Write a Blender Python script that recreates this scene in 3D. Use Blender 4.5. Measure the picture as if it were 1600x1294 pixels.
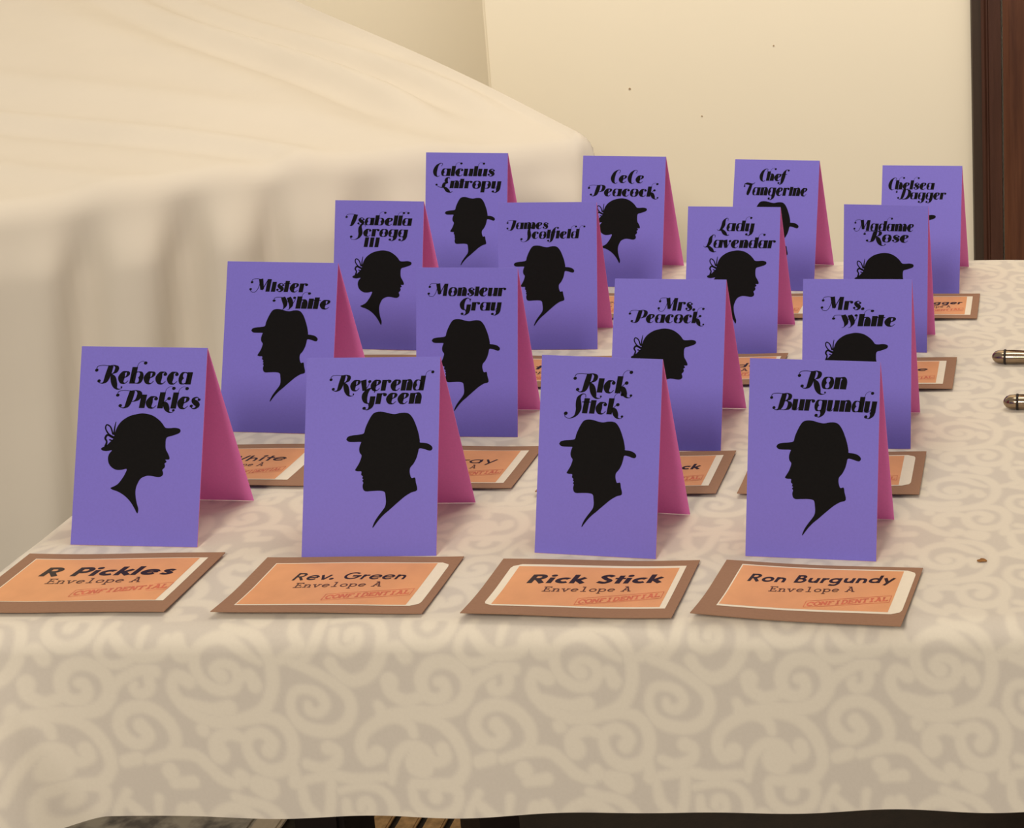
import bpy, bmesh, math, random
import numpy as np
from mathutils import Matrix, Vector
from mathutils.geometry import tessellate_polygon

random.seed(7)
np.random.seed(7)
scene = bpy.context.scene
for o in list(bpy.data.objects):
    bpy.data.objects.remove(o)

# ------------------------------------------------------------------ camera
# world units: metres; the table top is z = 0, the floor z = -0.74
F_PX, CX, CY = 2701.35, 1600.2, 299.94          # focal length and optical axis (the photo is an off-axis crop)
FW = Vector((0.0, 0.972227, -0.2340396))
RT = Vector((0.999973, -0.0017189, -0.0071406))
UP = Vector((0.0073446, 0.2340333, 0.9722008))
cam_data = bpy.data.cameras.new('camera')
cam = bpy.data.objects.new('camera', cam_data)
scene.collection.objects.link(cam)
M = Matrix((RT, UP, -FW)).transposed().to_4x4()
M.translation = Vector((0, 0, 0.40943))
cam.matrix_world = M
cam_data.sensor_fit = 'HORIZONTAL'
cam_data.sensor_width = 36.0
cam_data.lens = F_PX * 36.0 / 1600.0
cam_data.shift_x = (800.0 - CX) / 1600.0
cam_data.shift_y = (CY - 647.0) / 1600.0
cam_data.clip_start = 0.02
scene.camera = cam

# ------------------------------------------------------------------ world, lights, exposure
world = bpy.data.worlds.new('world')
scene.world = world
world.use_nodes = True
bg = world.node_tree.nodes['Background']
bg.inputs[0].default_value = (1.0, 0.89, 0.75, 1)
bg.inputs[1].default_value = 0.60

def area(name, loc, target, size, power, col):
    d = bpy.data.lights.new(name, 'AREA')
    d.shape = 'DISK'
    d.size = size
    d.energy = power
    d.color = col
    o = bpy.data.objects.new(name, d)
    o.location = loc
    o.rotation_euler = (Vector(target) - Vector(loc)).to_track_quat('-Z', 'Y').to_euler()
    scene.collection.objects.link(o)
    return o
area('room_lamp', (-0.60, -2.20, 2.0), (-0.3, 1.4, 0.0), 0.9, 84.0, (1.0, 0.89, 0.74))
area('ceiling_lamp', (0.0, 1.35, 1.50), (-0.30, 2.05, 0.85), 0.8, 17.0, (1.0, 0.89, 0.74))

scene.view_settings.view_transform = 'Standard'
scene.view_settings.look = 'None'
scene.view_settings.exposure = -0.28
scene.view_settings.gamma = 1.0
scene.view_settings.use_curve_mapping = False

# ------------------------------------------------------------------ materials
def srgb(r, g, b):
    f = lambda c: (c / 255 / 12.92) if c / 255 <= 0.04045 else ((c / 255 + 0.055) / 1.055) ** 2.4
    return (f(r), f(g), f(b), 1.0)

class Mat:
    def __init__(self, name, col, rough=0.7, metal=0.0, spec=0.3):
        self.m = bpy.data.materials.new(name)
        self.m.use_nodes = True
        self.nt = self.m.node_tree
        self.b = self.nt.nodes['Principled BSDF']
        self.b.inputs['Base Color'].default_value = col
        self.b.inputs['Roughness'].default_value = rough
        self.b.inputs['Metallic'].default_value = metal
        self.b.inputs['Specular IOR Level'].default_value = spec
        self.tc = None
    def node(self, t, **kw):
        n = self.nt.nodes.new(t)
        for k, v in kw.items():
            setattr(n, k, v)
        return n
    def link(self, a, b):
        self.nt.links.new(a, b)
    def noise(self, scale, detail=3.0, stretch=(1, 1, 1), coord='Object', rough=0.55):
        if self.tc is None:
            self.tc = self.node('ShaderNodeTexCoord')
        mp = self.node('ShaderNodeMapping')
        mp.inputs['Scale'].default_value = stretch
        self.link(self.tc.outputs[coord], mp.inputs[0])
        n = self.node('ShaderNodeTexNoise')
        n.inputs['Scale'].default_value = scale
        n.inputs['Detail'].default_value = detail
        n.inputs['Roughness'].default_value = rough
        self.link(mp.outputs[0], n.inputs['Vector'])
        return n.outputs['Fac']
    def ramp(self, fac, stops):
        r = self.node('ShaderNodeValToRGB')
        while len(r.color_ramp.elements) < len(stops):
            r.color_ramp.elements.new(0.5)
        for e, (p, c) in zip(r.color_ramp.elements, stops):
            e.position = p
            e.color = c
        self.link(fac, r.inputs[0])
        return r.outputs[0]
    def mix(self, fac, a, b):
        n = self.node('ShaderNodeMix', data_type='RGBA')
        for sock, v in ((n.inputs[0], fac), (n.inputs[6], a), (n.inputs[7], b)):
            if isinstance(v, (tuple, float, int)):
                sock.default_value = v
            else:
                self.link(v, sock)
        return n.outputs[2]
    def color(self, out):
        self.link(out, self.b.inputs['Base Color'])
        return self
    def bump(self, h, strength=0.2, dist=0.001):
        n = self.node('ShaderNodeBump')
        n.inputs['Strength'].default_value = strength
        n.inputs['Distance'].default_value = dist
        self.link(h, n.inputs['Height'])
        self.link(n.outputs[0], self.b.inputs['Normal'])
        return self

def simple(name, col, vary=0.06, scale=60, rough=0.75, bump=0.1, bdist=0.0005, metal=0.0, spec=0.3, stretch=(1, 1, 1)):
    a = Mat(name, col, rough, metal, spec)
    f = a.noise(scale, 4, stretch)
    lo = tuple(c * (1 - vary) for c in col[:3]) + (1,)
    hi = tuple(min(1, c * (1 + vary)) for c in col[:3]) + (1,)
    a.color(a.ramp(f, [(0.3, lo), (0.7, hi)]))
    if bump:
        a.bump(f, bump, bdist)
    return a.m

MAT = {}
MAT['purple'] = simple('purple_cardstock', srgb(118, 108, 204), 0.03, 900, 0.6, 0.08, 0.0002)
MAT['pink'] = simple('pink_cardstock', srgb(236, 134, 206), 0.03, 900, 0.65, 0.08, 0.0002)
MAT['ink'] = simple('black_ink', srgb(20, 19, 20), 0.1, 700, 0.9, 0.0, spec=0.1)
MAT['kraft'] = simple('kraft_paper', srgb(152, 116, 92), 0.06, 500, 0.8, 0.12, 0.0003, stretch=(1, 3, 1))
MAT['sticker'] = simple('white_sticker', srgb(236, 226, 206), 0.02, 300, 0.5, 0.0)
MAT['orange'] = simple('orange_print', srgb(224, 160, 112), 0.07, 45, 0.5, 0.0)
MAT['print_ink'] = simple('dark_print', srgb(44, 30, 28), 0.1, 700, 0.5, 0.0)
MAT['grey_ink'] = simple('brown_typed_print', srgb(92, 58, 42), 0.1, 700, 0.5, 0.0)
MAT['red_ink'] = simple('red_stamp_ink', srgb(206, 112, 80), 0.22, 260, 0.5, 0.0)
MAT['wall'] = simple('cream_wall_paint', srgb(250, 241, 220), 0.012, 3, 0.6, 0.15, 0.001)
MAT['speck'] = simple('wall_speck', srgb(172, 148, 118), 0.1, 900, 0.8, 0.0)
MAT['sheet'] = simple('white_sheet', srgb(214, 206, 193), 0.02, 9, 0.85, 0.08, 0.002)
MAT['dark_wood'] = simple('dark_table_wood', srgb(34, 24, 20), 0.2, 18, 0.5, 0.1, 0.001, stretch=(1, 1, 8))
MAT['crumb'] = simple('brown_crumb', srgb(140, 96, 50), 0.2, 500, 0.8, 0.3)
MAT['steel'] = simple('polished_steel', srgb(150, 132, 112), 0.08, 200, 0.16, 0.0, metal=1.0)
MAT['rug_edge'] = simple('pale_rug_border', srgb(186, 172, 152), 0.06, 200, 0.9, 0.3)
def wood(name, dark, mid):
    a = Mat(name, mid, 0.45)
    f = a.noise(9, 6, (7, 7, 0.35), rough=0.65)
    g = a.noise(60, 4, (6, 6, 0.25))
    c = a.mix(g, a.ramp(f, [(0.3, dark), (0.72, mid)]), dark)
    c = a.mix(0.45, c, a.ramp(f, [(0.3, dark), (0.72, mid)]))
    return a.color(c).bump(g, 0.15, 0.001).m
MAT['wood_strip'] = wood('weathered_dark_wood', srgb(58, 46, 38), srgb(78, 62, 50))
MAT['wood_casing'] = wood('reddish_brown_wood', srgb(62, 36, 26), srgb(96, 62, 48))
MAT['wood_door'] = wood('warm_brown_wood', srgb(74, 42, 28), srgb(128, 82, 56))
MAT['floor_wood'] = wood('floor_wood', srgb(24, 18, 15), srgb(42, 31, 25))
MAT['slat_tan'] = simple('mottled_tan', srgb(168, 134, 92), 0.3, 130, 0.9, 0.4)

a = Mat('grey_rug_pile', srgb(150, 142, 130), 0.95)
f = a.noise(22, 4)
MAT['rug'] = a.color(a.ramp(f, [(0.40, srgb(104, 98, 92)), (0.56, srgb(172, 164, 150))])).bump(f, 0.4, 0.003).m

# tablecloth: the woven scrolls are a point attribute, the ground slightly duller and greyer
a = Mat('scroll_damask', srgb(220, 200, 170), 0.75)
at = a.node('ShaderNodeAttribute', attribute_name='weave')
f = a.noise(700, 3)
c = a.mix(at.outputs['Fac'], srgb(202, 194, 184), srgb(219, 211, 197))
a.color(a.mix(0.06, c, a.ramp(f, [(0.3, srgb(190, 180, 165)), (0.7, srgb(240, 232, 220))])))
a.b.inputs['Sheen Weight'].default_value = 0.15
MAT['cloth'] = a.bump(at.outputs['Fac'], 0.12, 0.0005).m

# ------------------------------------------------------------------ helpers
COL = scene.collection
def finish(o, parent=None, kind=None, label=None, cat=None, group=None):
    COL.objects.link(o)
    if parent is not None:
        o.parent = parent
    for k, v in (('kind', kind), ('label', label), ('category', cat), ('group', group)):
        if v:
            o[k] = v
    return o

def mesh(name, verts, faces, mat, parent=None, smooth=False, mats=None, fmat=None, **tags):
    me = bpy.data.meshes.new(name)
    me.from_pydata([tuple(v) for v in verts], [], faces)
    for m in (mats or [mat]):
        me.materials.append(MAT[m])
    if fmat:
        me.polygons.foreach_set('material_index', fmat)
    if smooth:
        me.polygons.foreach_set('use_smooth', [True] * len(me.polygons))
    me.update()
    return finish(bpy.data.objects.new(name, me), parent, **tags)

def empty(name, loc, rz=0.0, **tags):
    o = bpy.data.objects.new(name, None)
    o.empty_display_size = 0.02
    o.location = loc
    o.rotation_euler = (0, 0, rz)
    return finish(o, None, **tags)

def bbox(name, lo, hi, mat, parent=None, bevel=0.0, **tags):
    bm = bmesh.new()
    bmesh.ops.create_cube(bm, size=1)
    for v in bm.verts:
        v.co = Vector([(lo[i] + hi[i]) / 2 + v.co[i] * (hi[i] - lo[i]) for i in range(3)])
    if bevel:
        bmesh.ops.bevel(bm, geom=list(bm.edges), offset=bevel, segments=2, affect='EDGES')
    me = bpy.data.meshes.new(name)
    bm.to_mesh(me)
    bm.free()
    me.materials.append(MAT[mat])
    return finish(bpy.data.objects.new(name, me), parent, **tags)

def catmull(pts, n=6):
    p = [np.array(q, float) for q in pts]
    p = [2 * p[0] - p[1]] + p + [2 * p[-1] - p[-2]]
    out = []
    for i in range(1, len(p) - 2):
        for k in range(n):
            t = k / n
            out.append(0.5 * (2 * p[i] + (p[i + 1] - p[i - 1]) * t + (2 * p[i - 1] - 5 * p[i] + 4 * p[i + 1] - p[i + 2]) * t * t
                              + (3 * p[i] - p[i - 1] - 3 * p[i + 1] + p[i + 2]) * t ** 3))
    out.append(p[-2])
    return out

# ------------------------------------------------------------------ the setting
WALL_Y = 2.05
bbox('floor', (-3.0, -0.6, -0.78), (2.0, 3.2, -0.74), 'floor_wood', kind='structure')
wall_right = bbox('wall_right', (-0.643, WALL_Y, -0.74), (2.0, 3.1, 2.0), 'wall', kind='structure', bevel=0.004)
bbox('wall_back', (-3.0, 2.25, -0.74), (-0.643, 3.1, 2.0), 'wall', kind='structure')
for px, pz, r in ((-0.473, 0.047, 0.0013), (-0.388, 0.013, 0.0009), (-0.298, 0.098, 0.0009)):
    k = 10
    ring = [(px + r * math.cos(2 * math.pi * i / k) * (1 + 0.3 * math.sin(3 * i)), WALL_Y - 0.0006, pz + r * math.sin(2 * math.pi * i / k)) for i in range(k)]
    base = [(x, WALL_Y + 0.001, z) for x, y, z in ring]
    mesh('wall_speck', ring + base, [tuple(range(k))[::-1]] + [(i, (i + 1) % k, k + (i + 1) % k, k + i) for i in range(k)], 'speck', wall_right)

def board(name, x0, x1, depth, mat, profile, **tags):
    # vertical moulding: profile is a list of (fraction of width, fraction of depth)
    vs, fs = [], []
    for z in (-0.74, 2.0):
        for s, d in profile:
            vs.append((x0 + (x1 - x0) * s, WALL_Y - depth * d, z))
    n = len(profile)
    for i in range(n):
        fs.append((i, (i + 1) % n, n + (i + 1) % n, n + i))
    fs += [tuple(range(n))[::-1], tuple(range(n, 2 * n))]
    return mesh(name, vs, fs, mat, kind='structure', **tags)
board('trim_1', -0.0620, -0.0495, 0.020, 'wood_strip', [(0, 0), (0, 0.75), (0.15, 1), (1, 1), (1, 0)])
board('trim_2', -0.0495, -0.0262, 0.024, 'wood_casing', [(0, 0), (0, 1), (0.15, 0.97), (0.25, 0.85), (0.32, 0.85), (0.38, 1), (1, 1), (1, 0)])
board('door_1', -0.0240, 0.80, 0.026, 'wood_door', [(0, 0), (0, 0.9), (0.01, 1), (0.048, 1), (0.052, 0.8), (0.057, 1), (1, 1), (1, 0)])

# ------------------------------------------------------------------ card table
TX0, TX1, TY0, TY1 = -0.557, 0.66, 0.783, 1.462
t = empty('trestle_table', (0.05, 1.12, -0.74), label='dark wooden trestle table hidden under the scroll-patterned cloth', cat='table')
def tp(name, lo, hi, parent=t, bevel=0.004):
    off = (0.05, 1.12, -0.74)
    return bbox(name, [lo[i] - off[i] for i in range(3)], [hi[i] - off[i] for i in range(3)], 'dark_wood', parent, bevel)
tp('tabletop', (TX0 + 0.014, TY0 + 0.014, -0.034), (TX1 - 0.014, TY1 - 0.014, -0.008))
for px in (-0.533, 0.56):
    post = tp('trestle_post', (px, 1.11, -0.70), (px + 0.036, 1.17, -0.034))
    tp('trestle_foot', (px - 0.002, 0.93, -0.74), (px + 0.038, 1.36, -0.70))
tp('stretcher', (-0.498, 1.125, -0.20), (0.56, 1.155, -0.12))

# --- woven scroll pattern: centre lines with widths, one repeat of the weave
A_STROKES = [
 [(-60,380,60),(60,430,65),(200,510,70),(300,600,75),(325,690,75),(280,790,80),(180,840,80),(60,830,80),(-30,790,75),(-80,720,65),(-85,640,60),(-50,575,60),(20,560,60),(110,590,65),(150,660,65),(100,715,65),(40,700,60),(30,660,50)],
 [(140,40,70),(110,250,70),(50,340,70),(10,390,60)],
 [(200,120,50),(350,90,60),(480,120,60),(550,200,70),(560,300,80),(530,390,85),(450,480,80),(340,510,80),(250,450,70),(210,390,80)],
 [(230,200,60),(240,280,70),(320,320,70),(400,270,60),(390,200,60),(340,200,60),(330,240,60)],
 [(580,310,50),(660,290,70),(720,350,95)],
 [(700,90,60),(720,200,70),(800,270,75),(900,280,75),(1000,220,70),(1020,120,70),(950,80,70),(870,100,70),(860,150,90)],
 [(510,740,50),(620,720,65),(750,710,80),(900,715,85),(1050,680,90),(1130,580,90),(1110,460,85),(1010,390,85),(890,400,85),(820,490,85),(840,600,75),(920,630,75),(980,590,75),(970,520,70),(930,515,60)],
 [(830,600,70),(710,640,75),(610,590,80),(600,515,110)],
 [(1120,590,80),(1190,510,70),(1270,465,70),(1350,430,70),(1450,440,80)],
 [(1410,470,70),(1400,560,70),(1330,590,65),(1290,550,60),(1310,520,40)],
 [(475,1000,110),(400,1040,70),(365,960,75),(390,870,75),(470,800,75),(600,750,75),(710,790,70),(740,860,60)],
 [(560,760,70),(760,740,70),(900,770,75),(1010,860,80),(1070,980,80),(1075,1090,75),(1000,1180,80),(880,1185,70),(720,1190,70)],
 [(560,1180,50),(600,1030,70),(690,945,75),(800,960,75),(870,1040,70),(945,1010,80),(930,955,90)],
 [(760,1050,170),(780,1070,150)],
 [(-20,1050,60),(80,1085,70),(180,1050,75),(200,980,70),(140,950,90)],
 [(-40,1160,60),(150,1135,70),(300,1165,70),(520,1150,60)],
 [(510,670,60),(525,700,70)],
 [(1160,130,60),(1090,250,60),(1090,340,60),(1150,390,60),(1250,385,60),(1330,340,50)],
]
B_STROKES = [
 [(-60,190,60),(0,250,70),(60,310,75),(170,345,80),(290,320,80),(330,250,90)],
 [(165,170,60),(150,280,50)],
 [(400,240,90),(430,320,110),(520,330,60)],
 [(690,470,90),(650,430,70),(700,390,60),(780,410,65),(805,480,70),(760,550,75),(660,560,75),(560,500,70),(520,400,70),(540,300,70),(620,240,75),(720,225,85),(800,270,75),(880,330,65),(960,380,40)],
 [(700,150,60),(780,180,65),(890,200,70),(980,270,75),(1030,370,80),(1040,480,80),(1020,580,80),(960,680,80),(850,740,80),(720,770,80),(600,770,80),(480,720,80),(390,640,75),(350,550,75),(385,470,75),(470,505,90)],
 [(810,490,60),(880,460,70),(915,530,90)],
 [(420,640,60),(600,690,80),(720,680,100)],
 [(525,820,80),(530,830,80)],
 [(840,760,60),(960,740,70),(1060,770,80),(1120,850,80),(1130,960,80),(1080,1060,85),(970,1095,85),(870,1050,80),(820,950,70),(835,870,70),(920,840,70),(995,900,75),(965,955,95)],
 [(800,880,60),(700,850,80),(610,900,90),(625,985,125)],
 [(1120,1060,60),(1120,1170,85)],
 [(100,800,90),(150,870,80),(80,925,75),(0,890,80),(-45,800,80),(0,705,80),(120,670,80),(240,720,80),(320,820,80),(330,920,75),(290,970,70)],
 [(-30,1040,80),(50,1020,85)],
 [(130,1030,60),(300,990,75),(450,1000,75),(540,1070,75),(620,1150,75),(720,1190,70)],
 [(750,1130,90),(770,1150,90)], [(265,1105,100),(275,1120,100)],
 [(290,1190,70),(420,1180,80)],
 [(1060,380,55),(1130,355,70),(1210,310,80)],
 [(860,60,110),(930,90,140)],
 [(1160,60,60),(1180,200,70),(1240,280,70)],
]
PW, PH = 2437.0, 1121.0
def weave_tile(nx=420, ny=216):
    P = []
    for off, strokes in ((0, A_STROKES), (1208, B_STROKES)):
        for s in strokes:
            for q in catmull(s, 7):
                P.append((q[0] + off, q[1], max(q[2], 20) * 0.57))
    gx, gy = np.meshgrid(np.arange(nx) * PW / nx, np.arange(ny) * PH / ny)
    d = np.full(gx.shape, 1e6)
    for x, y, r in P:
        dx = np.abs(gx - x % PW); dx = np.minimum(dx, PW - dx)
        dy = np.abs(gy - y % PH); dy = np.minimum(dy, PH - dy)
        d = np.minimum(d, np.hypot(dx, dy) - r)
    v = np.clip(0.5 - d / 40.0, 0, 1)
    return v * v * (3 - 2 * v)
TILE = weave_tile()
def weave(u, v):
    # u: metres along x, v: metres along the cloth, positive from the front edge downwards
    px = 1600.2 + (u + 0.0022) * 565 / 0.1794
    py = 1000 + v / 0.000354
    cx = ((px - 1030) / 0.2318) % PW * TILE.shape[1] / PW
    cy = ((py - 980) / 0.2318) % PH * TILE.shape[0] / PH
    x0 = np.floor(cx).astype(int); y0 = np.floor(cy).astype(int)
    fx, fy = cx - x0, cy - y0
    g = lambda i, j: TILE[(y0 + j) % TILE.shape[0], (x0 + i) % TILE.shape[1]]
    return (g(0, 0) * (1 - fx) + g(1, 0) * fx) * (1 - fy) + (g(0, 1) * (1 - fx) + g(1, 1) * fx) * fy

def smooth(x, a, b):
    t_ = np.clip((x - a) / (b - a), 0, 1)
    return t_ * t_ * (3 - 2 * t_)

def bend(d, r=0.013):
    # arc-length d past the table edge -> (outward, down) round a soft edge of radius r
    q = np.clip(d, 0, r * math.pi / 2)
    out = r * np.sin(q / r)
    dn = r * (1 - np.cos(q / r)) + np.maximum(d - r * math.pi / 2, 0)
    return out, dn

def build_cloth():
    FD, SD, BD = 0.1095, 0.150, 0.10            # cloth hanging past the front, side and back edges
    step = 0.00125
    r = 0.013
    us = np.concatenate([np.linspace(-SD, 0, 50)[:-1] + TX0 + r, np.arange(TX0 + r, 0.22, step), np.linspace(0.22, TX1 - r, 60)[1:], TX1 - r + np.linspace(0, SD, 30)[1:]])
    vs = np.concatenate([-np.linspace(BD, 0, 14)[:-1] + 0 - (TY1 - TY0 - 2 * r) , -np.arange(0, TY1 - TY0 - 2 * r, step)[::-1], np.arange(step, FD, step)])
    U, V = np.meshgrid(us, vs)
    a = np.maximum(TX0 + r - U, 0)               # past the left edge
    a2 = np.maximum(U - (TX1 - r), 0)            # past the right edge
    b = np.maximum(V, 0)                         # past the front edge
    b2 = np.maximum(-(TY1 - TY0 - 2 * r) - V, 0) # past the back edge
    oa, da = bend(a); oa2, da2 = bend(a2); ob, db = bend(b); ob2, db2 = bend(b2)
    X = np.clip(U, TX0 + r, TX1 - r) - oa + oa2
    Y = (TY0 + r) - np.clip(V, -(TY1 - TY0 - 2 * r), 0) - ob + ob2
    Z = -np.maximum(np.maximum(da, da2), np.maximum(db, db2))
    cor = np.minimum(da, db)
    # front-left corner: spare cloth swings out and forward in a soft cone
    X -= cor * 0.35
    Y -= cor * 0.75
    Z += cor * 0.02
    # gentle waves in the hanging front, and a swelling next to the corner
    hang = np.clip(db / FD, 0, 1)
    Y -= hang * (0.004 + 0.0022 * np.sin(U * 19 + 0.6) + 0.0012 * np.sin(U * 47 + 2.0))
    sw = hang ** 1.2 * np.exp(-((U + 0.515) / 0.034) ** 2)
    Y -= 0.024 * sw
    Z += 0.010 * sw
    m_ = smooth((-0.462 - U) / 0.05 + (hang - 1) * 1.2, 0.0, 0.55)
    Y -= 0.016 * m_
    Z += hang * (0.0012 * np.sin(U * 23 + 1.0) + 0.0007 * np.sin(U * 71))
    # faint unevenness of the cloth on the table
    flat = (1 - np.clip(db / 0.01, 0, 1)) * (1 - np.clip(da / 0.01, 0, 1))
    Z += flat * 0.00012 * (np.sin(U * 90 + 3 * np.sin(V * 40)) + np.sin(V * 110 + 2 * np.sin(U * 35)) - 2.0)
    W = weave(U, V)
    n, m = U.shape
    co = np.stack([X, Y, Z], -1).reshape(-1, 3)
    idx = np.arange(n * m).reshape(n, m)
    q = np.stack([idx[:-1, :-1], idx[1:, :-1], idx[1:, 1:], idx[:-1, 1:]], -1).reshape(-1, 4)
    me = bpy.data.meshes.new('tablecloth')
    me.vertices.add(len(co)); me.vertices.foreach_set('co', co.ravel())
    me.loops.add(q.size); me.loops.foreach_set('vertex_index', q.ravel())
    me.polygons.add(len(q))
    me.polygons.foreach_set('loop_start', np.arange(0, q.size, 4))
    me.polygons.foreach_set('use_smooth', np.ones(len(q), bool))
    me.update(calc_edges=True)
    me.validate()
    at_ = me.attributes.new('weave', 'FLOAT', 'POINT')
    at_.data.foreach_set('value', W.ravel())
    me.materials.append(MAT['cloth'])
    return finish(bpy.data.objects.new('tablecloth', me), None, label='cream tablecloth with woven scroll pattern under the purple cards', cat='tablecloth')
build_cloth()

# ------------------------------------------------------------------ table covered by a white sheet, in the corner behind
SA = np.array([-0.432, 1.607]); SZ = 0.086
E1 = np.array([-0.877, -0.480])                 # along the front edge, away from the near corner
E2 = np.array([-0.747, 0.666])                  # along the rear edge
def build_sheet():
    LA, LB, DROP = 1.15, 0.78, 0.38
    r = 0.02
    def axis(L):
        return np.concatenate([np.linspace(-DROP, 0, 70)[:-1], np.linspace(0, L, 150)])
    A_, B_ = np.meshgrid(axis(LA), axis(LB))
    a = np.maximum(-A_, 0); b = np.maximum(-B_, 0)
    oa, da = bend(a, r); ob, db = bend(b, r)
    pa = np.maximum(A_, 0); pb = np.maximum(B_, 0)
    Z = SZ - np.maximum(da, db)
    cor = np.minimum(da, db)
    # folds of the hanging front: valleys open just under the edge and lean left as they fall
    s = pa - 0.10 * db
    amp = smooth(db, 0.006, 0.07)
    fo = 0.0 * s
    for a0, wd, dp in ((0.045, 0.016, 0.010), (0.105, 0.014, 0.012), (0.183, 0.020, 0.026), (0.262, 0.012, 0.016), (0.330, 0.019, 0.034), (0.408, 0.016, 0.020), (0.470, 0.030, 0.016),
                       (0.520, 0.024, 0.03), (0.62, 0.02, 0.02), (0.71, 0.03, 0.03), (0.82, 0.02, 0.025), (0.93, 0.03, 0.03), (1.05, 0.025, 0.03)):
        fo = fo - dp * np.exp(-np.abs((s - a0) / wd) ** 2.4)
    fo = amp * (fo + 0.006 * np.sin(s * 41 + 0.8) + 0.008) + 0.012 * smooth(db, 0.1, 0.38)
    s2 = pb + 0.2 * da
    fo2 = 0.014 * smooth(da, 0, 0.2) * np.sin(s2 * 28)
    # sag and creases of the top: long soft ridges fanning out of the near corner
    rad = np.hypot(pa, pb)
    q = pa + 0.020 * np.sin(pb * 7.0 + 0.5) - 0.05 * pb
    g_ = lambda c0, w0: np.exp(-((q - c0) / w0) ** 2)
    crease = 0.006 * g_(0.035, 0.012) - 0.004 * g_(0.062, 0.014) + 0.008 * g_(0.095, 0.016) - 0.005 * g_(0.130, 0.020) + 0.005 * g_(0.19, 0.030)
    crease = crease * smooth(pb, 0.03, 0.16) * (1 - 0.6 * smooth(pb, 0.3, 0.6))
    q = pa * 0.8 - pb * 0.6
    crease = crease + 0.0035 * g_(0.10, 0.03) + 0.003 * g_(0.19, 0.012) - 0.003 * g_(0.215, 0.016) + 0.003 * g_(0.31, 0.02)
    Z += 0.16 * pb
    top = (1 - np.clip(np.maximum(da, db) / 0.06, 0, 1))
    Z += top * crease * 1.6
    Z += top * 0.006 * (np.sin(pa * 7 + pb * 3) * np.sin(pb * 6 + 1.0))
    # scalloped edge where the folds begin
    Z -= 0.012 * np.exp(-((db - 0.03) / 0.05) ** 2) * (0.5 + 0.5 * np.sin(pa * 17 + 0.3)) * (da == 0)
    P = SA[None, None] + pa[..., None] * E1 + pb[..., None] * E2
    n1 = np.array([0.480, -0.877]); n2 = np.array([0.666, 0.747])
    P = P + (ob + fo * (cor == 0) + 0.01 * amp)[..., None] * n1 + (oa + fo2 * (cor == 0))[..., None] * n2
    P = P + (cor * 0.10)[..., None] * (n1 * 0.3 + n2 * 0.5)
    n, m = A_.shape
    co = np.concatenate([P, Z[..., None]], -1).reshape(-1, 3)
    idx = np.arange(n * m).reshape(n, m)
    q = np.stack([idx[:-1, :-1], idx[1:, :-1], idx[1:, 1:], idx[:-1, 1:]], -1).reshape(-1, 4)[:, ::-1]
    return mesh('draped_sheet', co, q.tolist(), 'sheet', smooth=True, label='plain white sheet draped over a table in the corner behind the cards', cat='sheet')
build_sheet()

# table that carries the sheet (wholly covered by it)
def sheet_table():
    t2 = empty('covered_table', (float(SA[0]), float(SA[1]), -0.74), label='table wholly covered by the plain white sheet', cat='table')
    def prism(name, a0, a1, b0, b1, z0, z1):
        c = [a0 * E1 + b0 * E2, a1 * E1 + b0 * E2, a1 * E1 + b1 * E2, a0 * E1 + b1 * E2]
        sb = (b0, b0, b1, b1)
        vs = [(p[0], p[1], z + 0.74 + (0.16 * q if z > -0.7 else 0)) for z in (z0, z1) for p, q in zip(c, sb)]
        mesh(name, vs, [(0, 1, 2, 3), (7, 6, 5, 4), (0, 4, 5, 1), (1, 5, 6, 2), (2, 6, 7, 3), (3, 7, 4, 0)], 'dark_wood', t2)
    prism('tabletop', 0.06, 1.12, 0.06, 0.74, SZ - 0.055, SZ - 0.025)
    for a0 in (0.065, 1.04):
        for b0 in (0.065, 0.66):
            prism('leg', a0, a0 + 0.04, b0, b0 + 0.04, -0.74, SZ - 0.055)
sheet_table()

# ------------------------------------------------------------------ floor things glimpsed below the cloth
rug = empty('rug', (-1.1, 1.7, -0.74), label='grey mottled rug with pale border on the floor at lower left', cat='rug')
bbox('rug_field', (-0.40, -0.30, 0.0), (0.225, 0.22, 0.008), 'rug', rug, 0.003)
bbox('border_strip', (0.2255, -0.30, 0.0), (0.258, 0.22, 0.009), 'rug_edge', rug, 0.003)
slats_ = empty('tan_slats', (-0.70, 1.72, -0.74), label='tan slats on the dark floor under the table', cat='mat')
for i in range(5):  # tan strips side by side, paler than the dark floor around them
    bbox('tan_slat', (-0.075 + i * 0.031, -0.13, 0.0), (-0.052 + i * 0.031, 0.10, 0.006), 'slat_tan', slats_, 0.002)

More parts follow.
